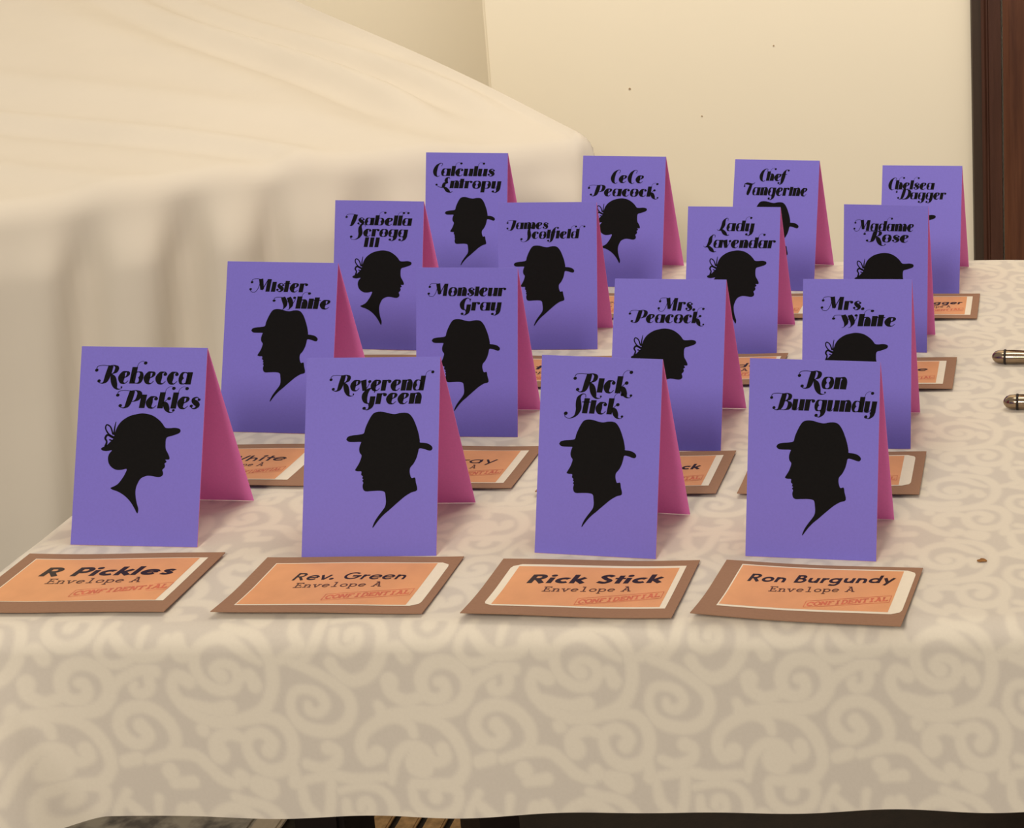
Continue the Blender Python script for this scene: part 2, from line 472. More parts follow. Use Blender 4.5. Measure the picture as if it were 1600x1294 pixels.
# ------------------------------------------------------------------ lettering
class Pen:
    """collects flat polygons (x right, y up)"""
    def __init__(self):
        self.polys = []
        self.k = 1.0
    def ribbon(self, pts, n=6):
        c = catmull(pts, n) if len(pts) > 2 else [np.array(p, float) for p in pts]
        L, R = [], []
        for i, q in enumerate(c):
            d = c[min(i + 1, len(c) - 1)][:2] - c[max(i - 1, 0)][:2]
            d = d / (np.hypot(*d) + 1e-9)
            nrm = np.array((-d[1], d[0])) * max(q[2] * (self.k if q[2] > 0.2 else 1.0), 0.02) / 2
            L.append(q[:2] + nrm); R.append(q[:2] - nrm)
        for i in range(len(c) - 1):
            self.polys.append([L[i], R[i], R[i + 1], L[i + 1]])
    def line(self, pts, w, cap=0.0):
        for p, q in zip(pts, pts[1:]):
            self.ribbon([(p[0], p[1], w), (q[0], q[1], w)])
        for p in pts[1:-1]:
            self.ball(p[0], p[1], w / 2)
    def ball(self, x, y, r, k=12):
        self.polys.append([np.array((x + r * math.cos(2 * math.pi * i / k), y + r * math.sin(2 * math.pi * i / k))) for i in range(k)])
    def rect(self, x0, y0, x1, y1):
        self.polys.append([np.array(p, float) for p in ((x0, y0), (x1, y0), (x1, y1), (x0, y1))])
    def bowl(self, cx, cy, rx, ry, T, h=0.06, left=1.0, right=1.0, k=28):
        pts = []
        for i in range(k + 1):
            th = 2 * math.pi * i / k
            c = math.cos(th)
            w = h + (T - h) * abs(c) ** 1.4 * (right if c > 0 else left)
            pts.append((cx + (rx - w / 2) * c, cy + (ry - h / 2) * math.sin(th), w))
        for p, q in zip(pts, pts[1:]):
            self.ribbon_pair(p, q, cx, cy)
    def ribbon_pair(self, p, q, cx, cy):
        def edge(a):
            d = np.array((a[0] - cx, a[1] - cy)); d = d / (np.hypot(*d) + 1e-9)
            return np.array(a[:2]) - d * a[2] / 2, np.array(a[:2]) + d * a[2] / 2
        a0, a1 = edge(p); b0, b1 = edge(q)
        self.polys.append([a0, a1, b1, b0])
    def arc(self, cx, cy, r, a0, a1, w, k=20, ry=None):
        ry = ry or r
        pts = [(cx + r * math.cos(math.radians(a0 + (a1 - a0) * i / k)), cy + ry * math.sin(math.radians(a0 + (a1 - a0) * i / k)), w) for i in range(k + 1)]
        self.ribbon(pts, 1)

T_, H_ = 0.42, 0.045
def tall(p, x=0.0, fl=True):
    p.rect(x, 0, x + T_, 1.36)
    if fl:
        p.ribbon([(x + 0.36, 1.34, 0.03), (x + 0.44, 1.66, 0.025), (x + 0.68, 1.84, 0.025), (x + 0.96, 1.78, 0.025)])
        p.ball(x + 0.96, 1.70, 0.135)
def arch(p, x):
    p.ribbon([(x + 0.28, 0.70, H_), (x + 0.45, 0.96, 0.08), (x + 0.66, 0.90, 0.28), (x + 0.72, 0.6, T_), (x + 0.72, 0.0, T_)])
def c_arc(p, x=0):
    p.ribbon([(x + 0.80, 0.24, 0.04), (x + 0.58, 0.02, 0.08), (x + 0.32, 0.12, 0.26), (x + 0.22, 0.5, 0.44), (x + 0.32, 0.88, 0.26), (x + 0.54, 0.98, 0.08)])
def hook(p, x, y=0.0):
    p.ribbon([(x, y, T_), (x - 0.02, y - 0.28, 0.28), (x - 0.22, y - 0.54, 0.10), (x - 0.48, y - 0.50, H_)])
    p.ball(x - 0.50, y - 0.40, 0.14)
def a_bowl(p):
    p.bowl(0.40, 0.5, 0.42, 0.5, 0.42, right=0.25)
def swash(p, x, y=1.42, n=1.0):
    p.ribbon([(x, y, H_), (x - 0.45 * n, y + 0.04, 0.045), (x - 0.85 * n, y - 0.02, 0.045), (x - 0.98 * n, y - 0.22, 0.045)])
    p.ball(x - 0.93 * n, y - 0.36, 0.13)
def cap_stem(p, x=0.3, curl=True):
    if curl:
        p.ribbon([(x + 0.12, 1.45, 0.34), (x + 0.04, 0.75, 0.38), (x - 0.06, 0.22, 0.30), (x - 0.28, 0.0, 0.10), (x - 0.55, 0.04, 0.045)])
        p.ball(x - 0.58, 0.18, 0.13)
    else:
        p.rect(x - 0.1, 0, x + 0.28, 1.45)
def S_small(p):
    p.ribbon([(0.66, 0.76, 0.05), (0.48, 0.97, 0.07), (0.24, 0.88, 0.18), (0.24, 0.68, 0.28), (0.44, 0.50, 0.36), (0.60, 0.30, 0.28), (0.50, 0.08, 0.16), (0.28, 0.03, 0.07), (0.10, 0.22, 0.05)])
    p.ball(0.63, 0.78, 0.11); p.ball(0.14, 0.24, 0.12)

def script_glyph(ch, p):
    """fat italic display letter; returns its advance. x-height 1"""
    p.k = 1.16
    if ch == 'a': a_bowl(p); p.rect(0.58, 0, 0.58 + T_, 1.0); return 1.06
    if ch == 'b': tall(p); p.bowl(0.56, 0.5, 0.46, 0.5, 0.42, left=0.2); return 1.08
    if ch == 'c': c_arc(p); p.ribbon([(0.5, 0.98, 0.08), (0.66, 0.96, 0.07), (0.76, 0.84, 0.06)]); p.ball(0.68, 0.80, 0.14); return 0.90
    if ch == 'd': a_bowl(p); tall(p, 0.58); return 1.06
    if ch == 'e': c_arc(p); p.ribbon([(0.5, 0.98, 0.08), (0.68, 0.90, 0.20), (0.68, 0.70, 0.20), (0.52, 0.52, 0.08), (0.25, 0.46, 0.05)]); return 0.92
    if ch == 'f':
        p.ribbon([(-0.28, -0.38, H_), (-0.05, -0.50, 0.09), (0.12, -0.2, 0.28), (0.18, 0.5, T_), (0.24, 1.15, 0.32), (0.42, 1.58, 0.10), (0.72, 1.62, H_)])
        p.ball(-0.28, -0.30, 0.13); p.ball(0.72, 1.52, 0.13); p.rect(-0.12, 0.92, 0.6, 1.0); return 0.62
    if ch == 'g': a_bowl(p); p.rect(0.58, 0, 0.58 + T_, 1.0); hook(p, 0.76, 0.02); return 1.06
    if ch == 'h': tall(p); arch(p, 0); return 1.02
    if ch == 'i': p.rect(0, 0, T_, 1.14); return 0.48
    if ch == 'k':
        tall(p); p.ribbon([(0.34, 0.44, H_), (0.55, 0.66, H_), (0.72, 0.90, H_)]); p.ball(0.76, 0.84, 0.14)
        p.ribbon([(0.36, 0.52, 0.10), (0.56, 0.36, 0.32), (0.74, 0.0, 0.34), (0.92, -0.28, 0.14), (1.18, -0.32, H_), (1.28, -0.20, H_)]); p.ball(1.26, -0.14, 0.10)
        return 1.0
    if ch == 'l': tall(p); return 0.48
    if ch == 'm': p.rect(0, 0, T_, 1.0); arch(p, 0); arch(p, 0.56); return 1.58
    if ch == 'n': p.rect(0, 0, T_, 1.0); arch(p, 0); return 1.02
    if ch == 'o': p.bowl(0.46, 0.5, 0.48, 0.52, 0.42); return 0.98
    if ch == 'p': p.rect(0, -0.52, T_, 1.0); p.bowl(0.56, 0.5, 0.46, 0.5, 0.42, left=0.2); return 1.08
    if ch == 'r': p.rect(0, 0, T_, 1.0); p.ribbon([(0.28, 0.66, H_), (0.44, 0.94, 0.09), (0.62, 0.97, 0.10)]); p.ball(0.66, 0.86, 0.15); return 0.84
    if ch == 's': S_small(p); return 0.80
    if ch == 't': p.rect(0, 0, T_, 1.28); p.rect(-0.14, 0.92, 0.54, 1.0); return 0.56
    if ch == 'u': p.rect(0, 0.1, T_, 1.0); p.ribbon([(0.18, 0.18, T_), (0.30, 0.05, 0.14), (0.45, 0.08, H_), (0.62, 0.34, H_)]); p.rect(0.58, 0, 0.58 + T_, 1.0); return 1.06
    if ch == 'v': p.ribbon([(0.14, 1.0, T_), (0.38, 0.02, 0.30)]); p.ribbon([(0.40, 0.0, 0.08), (0.62, 0.45, H_), (0.72, 0.85, H_)]); p.ball(0.70, 0.86, 0.14); return 0.88
    if ch == 'y': p.rect(0, 0.1, T_, 1.0); p.ribbon([(0.18, 0.18, T_), (0.30, 0.05, 0.14), (0.45, 0.08, H_), (0.62, 0.34, H_)]); p.rect(0.58, 0, 0.58 + T_, 1.0); hook(p, 0.76, 0.02); return 1.06
    if ch == '.': p.ball(0.16, 0.14, 0.16); return 0.40
    if ch == '|': p.rect(0, 0, 0.40, 1.30); return 0.56
    if ch in 'RPBD':
        swash(p, 0.30); cap_stem(p)
        if ch == 'R':
            p.ribbon([(0.30, 1.43, H_), (0.66, 1.47, 0.08), (0.92, 1.28, 0.26), (0.88, 0.98, 0.24), (0.66, 0.80, 0.07), (0.42, 0.76, H_)])
            p.ribbon([(0.56, 0.78, 0.10), (0.78, 0.42, 0.36), (0.98, -0.06, 0.36), (1.20, -0.42, 0.16), (1.50, -0.46, H_), (1.62, -0.34, H_)]); p.ball(1.58, -0.30, 0.07)
            return 1.20
        if ch == 'P':
            p.ribbon([(0.30, 1.43, H_), (0.70, 1.47, 0.08), (1.00, 1.22, 0.32), (0.94, 0.80, 0.28), (0.66, 0.56, 0.07), (0.40, 0.58, H_)])
            return 1.16
        if ch == 'B':
            p.ribbon([(0.30, 1.43, H_), (0.66, 1.47, 0.08), (0.92, 1.28, 0.26), (0.88, 1.00, 0.24), (0.62, 0.82, 0.07), (0.40, 0.80, H_)])
            p.ribbon([(0.40, 0.82, H_), (0.76, 0.78, 0.08), (1.02, 0.54, 0.32), (0.96, 0.20, 0.28), (0.66, 0.02, 0.07), (0.20, 0.02, H_)])
            return 1.24
        p.ribbon([(0.30, 1.43, H_), (0.78, 1.44, 0.10), (1.14, 1.12, 0.34), (1.18, 0.62, 0.38), (0.94, 0.16, 0.28), (0.52, 0.0, 0.08), (0.10, 0.02, H_)])
        return 1.36
    if ch == 'G':
        p.ribbon([(0.98, 1.24, H_), (0.72, 1.48, 0.08), (0.40, 1.26, 0.26), (0.24, 0.78, 0.40), (0.36, 0.28, 0.28), (0.62, 0.06, 0.08), (0.88, 0.26, H_)])
        p.ribbon([(0.98, 1.40, 0.12), (0.98, 1.05, 0.05)])
        p.rect(0.70, 0.0, 0.70 + T_, 0.72); hook(p, 0.88, 0.02); return 1.20
    if ch == 'C':
        p.ribbon([(0.82, 1.30, H_), (0.92, 1.62, H_), (0.66, 1.70, 0.08), (0.36, 1.36, 0.26), (0.22, 0.70, 0.38), (0.34, 0.14, 0.26), (0.60, -0.10, 0.08), (0.80, 0.04, H_)]); return 0.92
    if ch == 'S':
        p.ribbon([(1.00, 1.34, H_), (0.92, 1.60, H_), (0.66, 1.60, 0.10), (0.46, 1.28, 0.26), (0.52, 0.80, 0.38), (0.60, 0.30, 0.36), (0.44, -0.22, 0.18), (0.04, -0.46, H_), (-0.32, -0.36, H_), (-0.40, -0.10, H_)])
        p.ball(-0.34, -0.06, 0.15); return 0.92
    if ch == 'M':
        swash(p, 0.30, 1.42, 0.9)
        p.ribbon([(0.30, 1.42, H_), (0.22, 0.5, H_), (0.0, -0.02, H_), (-0.36, -0.06, H_), (-0.56, 0.14, H_)]); p.ball(-0.54, 0.26, 0.13)
        p.ribbon([(0.30, 1.45, 0.36), (0.62, 0.22, 0.30)]); p.ribbon([(0.62, 0.16, 0.08), (1.04, 1.42, 0.08)]); p.rect(0.98, 0, 1.38, 1.45); return 1.52
    if ch == 'W':
        swash(p, 0.10, 1.20, 0.8)
        for dx in (0.0, 0.50):
            p.ribbon([(dx + 0.06, 1.24, 0.30), (dx + 0.24, 0.85, 0.36), (dx + 0.38, 0.35, 0.28), (dx + 0.26, -0.10, H_), (dx + 0.10, -0.16, H_)])
        p.ribbon([(0.36, 0.2, H_), (0.62, 1.1, H_)]); p.ribbon([(0.88, 0.2, H_), (1.12, 0.9, H_), (1.12, 1.2, H_)]); p.ball(1.06, 1.20, 0.13); return 1.30
    if ch == 'I': swash(p, 0.3); p.ribbon([(0.34, 1.42, 0.36), (0.22, 0.6, 0.38), (0.06, 0.0, 0.24), (-0.14, -0.06, H_)]); return 0.62
    if ch == 'J': swash(p, 0.5, 1.30); p.ribbon([(0.50, 1.34, 0.36), (0.40, 0.5, 0.38), (0.22, -0.06, 0.24), (-0.08, -0.16, H_), (-0.34, 0.02, H_)]); p.ball(-0.34, 0.12, 0.13); return 0.76
    if ch == 'L':
        p.ribbon([(0.86, 1.30, H_), (0.84, 1.58, H_), (0.60, 1.60, 0.10), (0.42, 1.22, 0.30), (0.40, 0.70, 0.36), (0.20, 0.20, 0.20), (-0.06, 0.06, H_), (-0.2, 0.2, H_)])
        p.ribbon([(0.02, 0.12, 0.08), (0.36, 0.10, 0.24), (0.72, -0.26, 0.36), (1.02, -0.52, 0.14), (1.28, -0.46, H_)]); return 0.84
    if ch == 'E':
        p.ribbon([(0.80, 1.24, H_), (0.70, 1.46, 0.07), (0.46, 1.30, 0.24), (0.44, 0.96, 0.30), (0.66, 0.72, 0.08)])
        p.ribbon([(0.66, 0.72, 0.08), (0.30, 0.62, 0.28), (0.22, 0.28, 0.30), (0.10, 0.10, 0.14), (-0.30, 0.2, H_), (-0.55, 0.4, H_)]); p.ball(-0.55, 0.46, 0.12)
        p.ribbon([(0.14, 0.16, 0.10), (0.44, 0.02, 0.26), (0.76, -0.34, 0.34), (1.08, -0.56, 0.10), (1.30, -0.44, H_)]); return 0.92
    if ch == 'T':
        p.ribbon([(-0.42, 1.12, H_), (-0.38, 1.40, 0.12), (-0.10, 1.46, 0.22), (0.34, 1.40, 0.22), (0.70, 1.42, 0.10), (0.90, 1.62, H_)]); p.ball(-0.38, 1.12, 0.10)
        p.ribbon([(0.46, 1.40, 0.30), (0.34, 0.7, 0.38), (0.26, 0.2, 0.32), (0.36, 0.0, 0.10)]); return 0.82
    return 0.5

SW = 0.21
def sans_glyph(ch, p):
    w = SW; x = 0.66; r = 0.25
    def ring(cx, cy=x / 2, a0=0, a1=360): p.arc(cx, cy, x / 2 - w / 2 + 0.03, a0, a1, w, ry=x / 2 - w / 2 + 0.01)
    def stem(sx, y0=0, y1=x): p.rect(sx - w / 2, y0, sx + w / 2, y1)
    if ch == ' ': return 0.42
    if ch == '.': p.ball(0.12, 0.12, 0.13); return 0.30
    if ch == 'i': stem(0.12); p.ball(0.12, 0.88, 0.13); return 0.32
    if ch == 'l': stem(0.12, 0, 1); return 0.32
    if ch == 'c': ring(0.36, a0=50, a1=310); return 0.64
    if ch == 'o': ring(0.36); return 0.78
    if ch == 'e': ring(0.36, a0=8, a1=320); p.rect(0.1, 0.26, 0.66, 0.40); return 0.76
    if ch == 'a': ring(0.36); stem(0.62); return 0.84
    if ch == 'd': ring(0.36); stem(0.62, 0, 1); return 0.84
    if ch == 'b': ring(0.40); stem(0.12, 0, 1); return 0.80
    if ch == 'g': ring(0.36); stem(0.62, -0.1); p.ribbon([(0.62, -0.05, w), (0.52, -0.24, w), (0.30, -0.27, w), (0.14, -0.2, w)]); return 0.84
    if ch == 'p': ring(0.40); stem(0.12, -0.3); return 0.80
    if ch in 'nhm':
        stem(0.12, 0, 1 if ch == 'h' else x)
        for k in range(2 if ch == 'm' else 1):
            p.ribbon([(0.12 + k * .4, 0.36, w), (0.26 + k * .4, 0.54, w), (0.46 + k * .4, 0.50, w), (0.54 + k * .4, 0.34, w), (0.54 + k * .4, 0, w)])
        return 1.14 if ch == 'm' else 0.74
    if ch == 'u': p.ribbon([(0.12, x, w), (0.12, 0.30, w), (0.22, 0.14, w), (0.42, 0.14, w), (0.54, 0.32, w)]); stem(0.56); return 0.76
    if ch == 'r': stem(0.12); p.ribbon([(0.14, 0.38, w), (0.24, 0.54, w), (0.44, 0.56, w)]); return 0.50
    if ch == 's': p.ribbon([(0.48, 0.50, w * .85), (0.30, 0.58, w * .85), (0.16, 0.48, w * .85), (0.30, 0.34, w * .95), (0.44, 0.20, w * .85), (0.30, 0.09, w * .85), (0.08, 0.16, w * .85)]); return 0.58
    if ch == 't': stem(0.22, 0, 0.92); p.rect(0.0, 0.50, 0.44, 0.66); return 0.46
    if ch == 'f': stem(0.2, 0, 0.8); p.ribbon([(0.2, 0.75, w), (0.26, 0.92, w), (0.44, 0.94, w)]); p.rect(0, 0.5, 0.42, 0.66); return 0.46
    if ch == 'k': stem(0.12, 0, 1); p.line([(0.2, 0.28), (0.54, 0.66)], w); p.line([(0.26, 0.38), (0.58, 0.0)], w); return 0.66
    if ch == 'v': p.line([(0.06, x), (0.32, 0.02)], w); p.line([(0.32, 0.02), (0.58, x)], w); return 0.66
    if ch == 'y': p.line([(0.06, x), (0.34, 0.05)], w); p.line([(0.60, x), (0.22, -0.30)], w); return 0.68
    if ch == 'R': stem(0.12, 0, 1); p.ribbon([(0.1, 0.9, w), (0.42, 0.9, w), (0.56, 0.72, w), (0.42, 0.50, w), (0.1, 0.48, w)]); p.line([(0.34, 0.46), (0.64, 0.0)], w); return 0.80
    if ch == 'P': stem(0.12, 0, 1); p.ribbon([(0.1, 0.9, w), (0.42, 0.9, w), (0.56, 0.70, w), (0.42, 0.46, w), (0.1, 0.44, w)]); return 0.72
    if ch == 'B': stem(0.12, 0, 1); p.ribbon([(0.1, 0.91, w), (0.38, 0.91, w), (0.50, 0.74, w), (0.38, 0.56, w), (0.1, 0.54, w)]); p.ribbon([(0.1, 0.54, w), (0.44, 0.52, w), (0.60, 0.30, w), (0.44, 0.09, w), (0.1, 0.09, w)]); return 0.78
    if ch == 'G': p.arc(0.50, 0.5, 0.40, 45, 358, w); p.rect(0.50, 0.40, 1.0, 0.56); return 1.06
    if ch == 'C': p.arc(0.50, 0.5, 0.40, 45, 315, w); return 0.90
    if ch == 'S': p.ribbon([(0.58, 0.80, w), (0.38, 0.92, w), (0.18, 0.78, w), (0.34, 0.54, w), (0.56, 0.32, w), (0.40, 0.09, w), (0.08, 0.18, w)]); return 0.72
    if ch == 'W': p.line([(0.05, 1), (0.30, 0.02), (0.52, 0.9), (0.76, 0.02), (1.02, 1)], w); return 1.10
    if ch == 'M': p.line([(0.08, 0), (0.22, 0.95), (0.5, 0.15), (0.78, 0.95), (0.92, 0)], w); return 1.06
    if ch == 'D': stem(0.12, 0, 1); p.ribbon([(0.1, 0.9, w), (0.44, 0.88, w), (0.68, 0.5, w), (0.44, 0.12, w), (0.1, 0.1, w)]); return 0.86
    if ch == 'T': stem(0.32, 0, 1); p.rect(0, 0.82, 0.64, 1.0); return 0.66
    if ch == 'L': stem(0.12, 0, 1); p.rect(0.02, 0, 0.5, 0.18); return 0.54
    if ch == 'J': p.ribbon([(0.36, 1, w), (0.36, 0.25, w), (0.22, 0.08, w), (0.0, 0.14, w)]); return 0.52
    return 0.5

def slab_glyph(ch, p, w):
    def st(sx, y0=0.0, y1=1.0): p.rect(sx - w / 2, y0, sx + w / 2, y1)
    def serif(sx, y, h=0.15): p.rect(sx - h, y - w / 2, sx + h, y + w / 2)
    def ln(*pts): p.line(pts, w)
    x = 0.64
    if ch == 'E': st(0.18); serif(0.14, w / 2); serif(0.14, 1 - w / 2); ln((0.14, w / 2), (0.64, w / 2), (0.64, 0.25)); ln((0.14, 1 - w / 2), (0.62, 1 - w / 2), (0.62, 0.78)); ln((0.18, 0.52), (0.46, 0.52)); ln((0.46, 0.40), (0.46, 0.64))
    elif ch == 'n': st(0.18, 0, x); serif(0.16, w / 2); serif(0.12, x - w / 2, 0.1); p.ribbon([(0.18, 0.42, w), (0.34, 0.58, w), (0.52, 0.52, w), (0.56, 0.35, w), (0.56, 0, w)]); serif(0.56, w / 2)
    elif ch == 'v': ln((0.12, x), (0.36, 0.03), (0.62, x)); serif(0.14, x - w / 2); serif(0.60, x - w / 2)
    elif ch == 'e': p.arc(0.38, x / 2, 0.26, 5, 320, w); ln((0.14, 0.34), (0.64, 0.34))
    elif ch == 'l': st(0.38, 0, 1); serif(0.38, w / 2, 0.24); serif(0.28, 1 - w / 2, 0.13)
    elif ch == 'o': p.arc(0.38, x / 2, 0.26, 0, 360, w)
    elif ch == 'p': st(0.16, -0.32, x); serif(0.18, -0.30, 0.16); serif(0.12, x - w / 2, 0.1); p.arc(0.40, x / 2, 0.26, 0, 360, w)
    elif ch == 'A': ln((0.10, 0.02), (0.38, 0.96), (0.66, 0.02)); ln((0.20, 0.34), (0.56, 0.34)); serif(0.10, w / 2); serif(0.66, w / 2); serif(0.28, 0.97, 0.14)
    elif ch == 'C': p.arc(0.40, 0.5, 0.34, 45, 320, w, ry=0.44); ln((0.64, 0.62), (0.64, 0.95))
    elif ch == 'O': p.arc(0.38, 0.5, 0.32, 0, 360, w, ry=0.44)
    elif ch == 'N': st(0.14); st(0.62); ln((0.14, 0.97), (0.62, 0.05)); serif(0.12, w / 2, 0.12); serif(0.08, 1 - w / 2, 0.1); serif(0.62, 1 - w / 2, 0.14)
    elif ch == 'F': st(0.18); serif(0.18, w / 2); ln((0.06, 1 - w / 2), (0.62, 1 - w / 2), (0.62, 0.76)); ln((0.18, 0.52), (0.46, 0.52))
    elif ch == 'I': st(0.38); serif(0.38, w / 2, 0.2); serif(0.38, 1 - w / 2, 0.2)
    elif ch == 'D': st(0.18); p.ribbon([(0.06, 1 - w / 2, w), (0.38, 0.96, w), (0.64, 0.72, w), (0.64, 0.3, w), (0.38, 0.05, w), (0.06, w / 2, w)])
    elif ch == 'T': st(0.38); serif(0.38, w / 2, 0.16); ln((0.08, 0.78), (0.08, 1 - w / 2), (0.68, 1 - w / 2), (0.68, 0.78))
    elif ch == 'L': st(0.20); serif(0.20, 1 - w / 2, 0.14); ln((0.06, w / 2), (0.64, w / 2), (0.64, 0.28))
    elif ch == ' ': return 0.5
    return 0.78

def word_polys(text, glyph, x0, x1, base, size, shear=0.0, slope=0.0):
    """lay a word out between x0 and x1 (mm, y measured downwards); size = mm for one glyph unit"""
    pen_all, x = [], 0.0
    for ch in text:
        p = Pen()
        adv = glyph(ch, p)
        pen_all += [[np.array((q[0] + x, q[1])) for q in poly] for poly in p.polys]
        x += adv
    x -= 0.10
    k = (x1 - x0) / x
    return [[(x0 + k * q[0] + shear * size * q[1], base - size * q[1] + slope * k * q[0]) for q in poly] for poly in pen_all]

def print_mesh(name, polys, place, mat, parent, **tags):
    vs, fs = [], []
    for poly in polys:
        n = len(vs)
        pts = [np.array(q) for q in poly]
        area_ = sum(a_[0] * b_[1] - b_[0] * a_[1] for a_, b_ in zip(pts, pts[1:] + pts[:1]))
        if area_ > 0:
            pts = pts[::-1]                      # y runs downwards on the sheet
        vs += [place(*q) for q in pts]
        fs.append(tuple(range(n, n + len(pts))))
    return mesh(name, vs, fs, mat, parent, **tags)

# ------------------------------------------------------------------ tent cards
CARDS = [
 {'p': [-0.5285, 0.8843, -0.0643, 0.3194, 0.8456], 'w': 0.07234, 'l': 0.10916, 'fig': ['w', 0.0, 0.0, 1.0], 'words': [['Rebecca', 12.93, 64.28, 20.2, 6.9], ['Pickles', 26.02, 69.6, 33.62, 6.68]]},
 {'p': [-0.3935, 0.8663, 0.0055, 0.3244, 1.0712], 'w': 0.07296, 'l': 0.10748, 'fig': ['m', 6.73, -3.39, 1.01], 'words': [['Reverend', 16.41, 64.57, 18.11, 6.01], ['Green', 29.72, 63.07, 25.33, 6.01]]},
 {'p': [-0.268, 0.8697, -0.1329, 0.2721, 1.0286], 'w': 0.06845, 'l': 0.10742, 'fig': ['m', -3.1, 3.38, 0.94], 'words': [['Rick', 22.95, 49.62, 19.16, 6.96], ['Stick', 17.32, 45.03, 30.74, 6.57]]},
 {'p': [-0.1523, 0.8636, -0.1096, 0.2569, 0.9974], 'w': 0.07182, 'l': 0.1069, 'fig': ['m', 0.0, 0.0, 1.0], 'words': [['Ron', 30.99, 53.77, 15.27, 6.53], ['Burgundy', 15.57, 70.11, 27.34, 6.25]]},
 {'p': [-0.5229, 1.0539, -0.0838, 0.3076, 1.0], 'w': 0.07479, 'l': 0.1102, 'fig': ['m', 3.23, -1.05, 0.966], 'words': [['Mister', 20.04, 54.73, 19.25, 5.77], ['White', 37.18, 70.73, 29.9, 5.96]]},
 {'p': [-0.3913, 1.0429, -0.0425, 0.2288, 0.9961], 'w': 0.06592, 'l': 0.10835, 'fig': ['m', -4.87, 2.0, 0.951], 'words': [['Monsieur', 11.25, 58.03, 18.12, 5.52], ['Gray', 27.66, 55.14, 27.41, 5.52]]},
 {'p': [-0.2624, 1.0179, -0.0581, 0.354, 1.0287], 'w': 0.07158, 'l': 0.10736, 'fig': ['w', -1.07, -2.42, 0.92], 'words': [['Mrs.', 31.82, 52.73, 19.88, 5.63], ['Peacock', 13.55, 56.33, 27.65, 5.44]]},
 {'p': [-0.1412, 1.0177, -0.0372, 0.3032, 1.0176], 'w': 0.06897, 'l': 0.10608, 'fig': ['w', -0.26, 0.22, 0.916], 'words': [['Mrs.', 15.56, 39.51, 19.38, 5.79], ['White', 24.13, 59.01, 29.57, 5.78]]},
 {'p': [-0.5146, 1.2208, -0.0877, 0.2607, 1.0], 'w': 0.06816, 'l': 0.10996, 'fig': ['w', 0.09, -0.1, 1.005], 'words': [['Isabella', 12.65, 59.17, 18.12, 5.62], ['Scrogg', 15.46, 56.15, 26.47, 5.61], ['|||', 22.77, 35.06, 34.3, 5.61]]},
 {'p': [-0.3886, 1.2142, 0.0031, 0.2414, 0.9809], 'w': 0.07278, 'l': 0.10872, 'fig': ['m', -3.66, 0.64, 0.957], 'words': [['James', 8.72, 37.01, 19.59, 4.97], ['Scotfield', 19.22, 59.55, 26.69, 5.22]]},
 {'p': [-0.2504, 1.2044, -0.066, 0.3264, 1.0291], 'w': 0.069, 'l': 0.10772, 'fig': ['w', 1.52, -3.67, 0.978], 'words': [['Lady', 23.39, 49.7, 17.95, 5.96], ['Lavendar', 13.73, 65.66, 30.3, 5.95]]},
 {'p': [-0.134, 1.2075, -0.1019, 0.1957, 0.993], 'w': 0.06237, 'l': 0.10744, 'fig': ['w', -5.72, -0.48, 0.971], 'words': [['Madame', 10.72, 51.79, 19.04, 5.51], ['Rose', 19.27, 48.02, 27.11, 5.5]]},
 {'p': [-0.505, 1.3968, -0.0736, 0.2477, 1.0], 'w': 0.07055, 'l': 0.10809, 'fig': ['m', 2.48, 7.02, 0.926], 'words': [['Calculus', 5.68, 59.33, 19.58, 6.37], ['Entropy', 13.39, 64.83, 29.83, 6.36]]},
 {'p': [-0.3707, 1.3782, -0.0895, 0.3042, 1.0465], 'w': 0.07064, 'l': 0.1087, 'fig': ['w', -2.38, -0.73, 0.982], 'words': [['CeCe', 23.75, 52.4, 22.17, 6.32], ['Peacock', 9.8, 62.79, 33.41, 6.32]]},
 {'p': [-0.244, 1.3657, -0.106, 0.3625, 1.0598], 'w': 0.07143, 'l': 0.10818, 'fig': ['m', -8.62, 0.65, 1.041], 'words': [['Chef', 20.85, 43.85, 17.44, 5.9], ['Tangerine', 10.39, 62.12, 29.72, 6.74]]},
 {'p': [-0.1193, 1.3526, -0.0692, 0.383, 1.0293], 'w': 0.06603, 'l': 0.10541, 'fig': ['w', -11.26, -1.16, 0.95], 'words': [['Chelsea', 4.8, 43.31, 19.89, 5.71], ['Dagger', 15.18, 52.95, 27.94, 5.7]]},
]
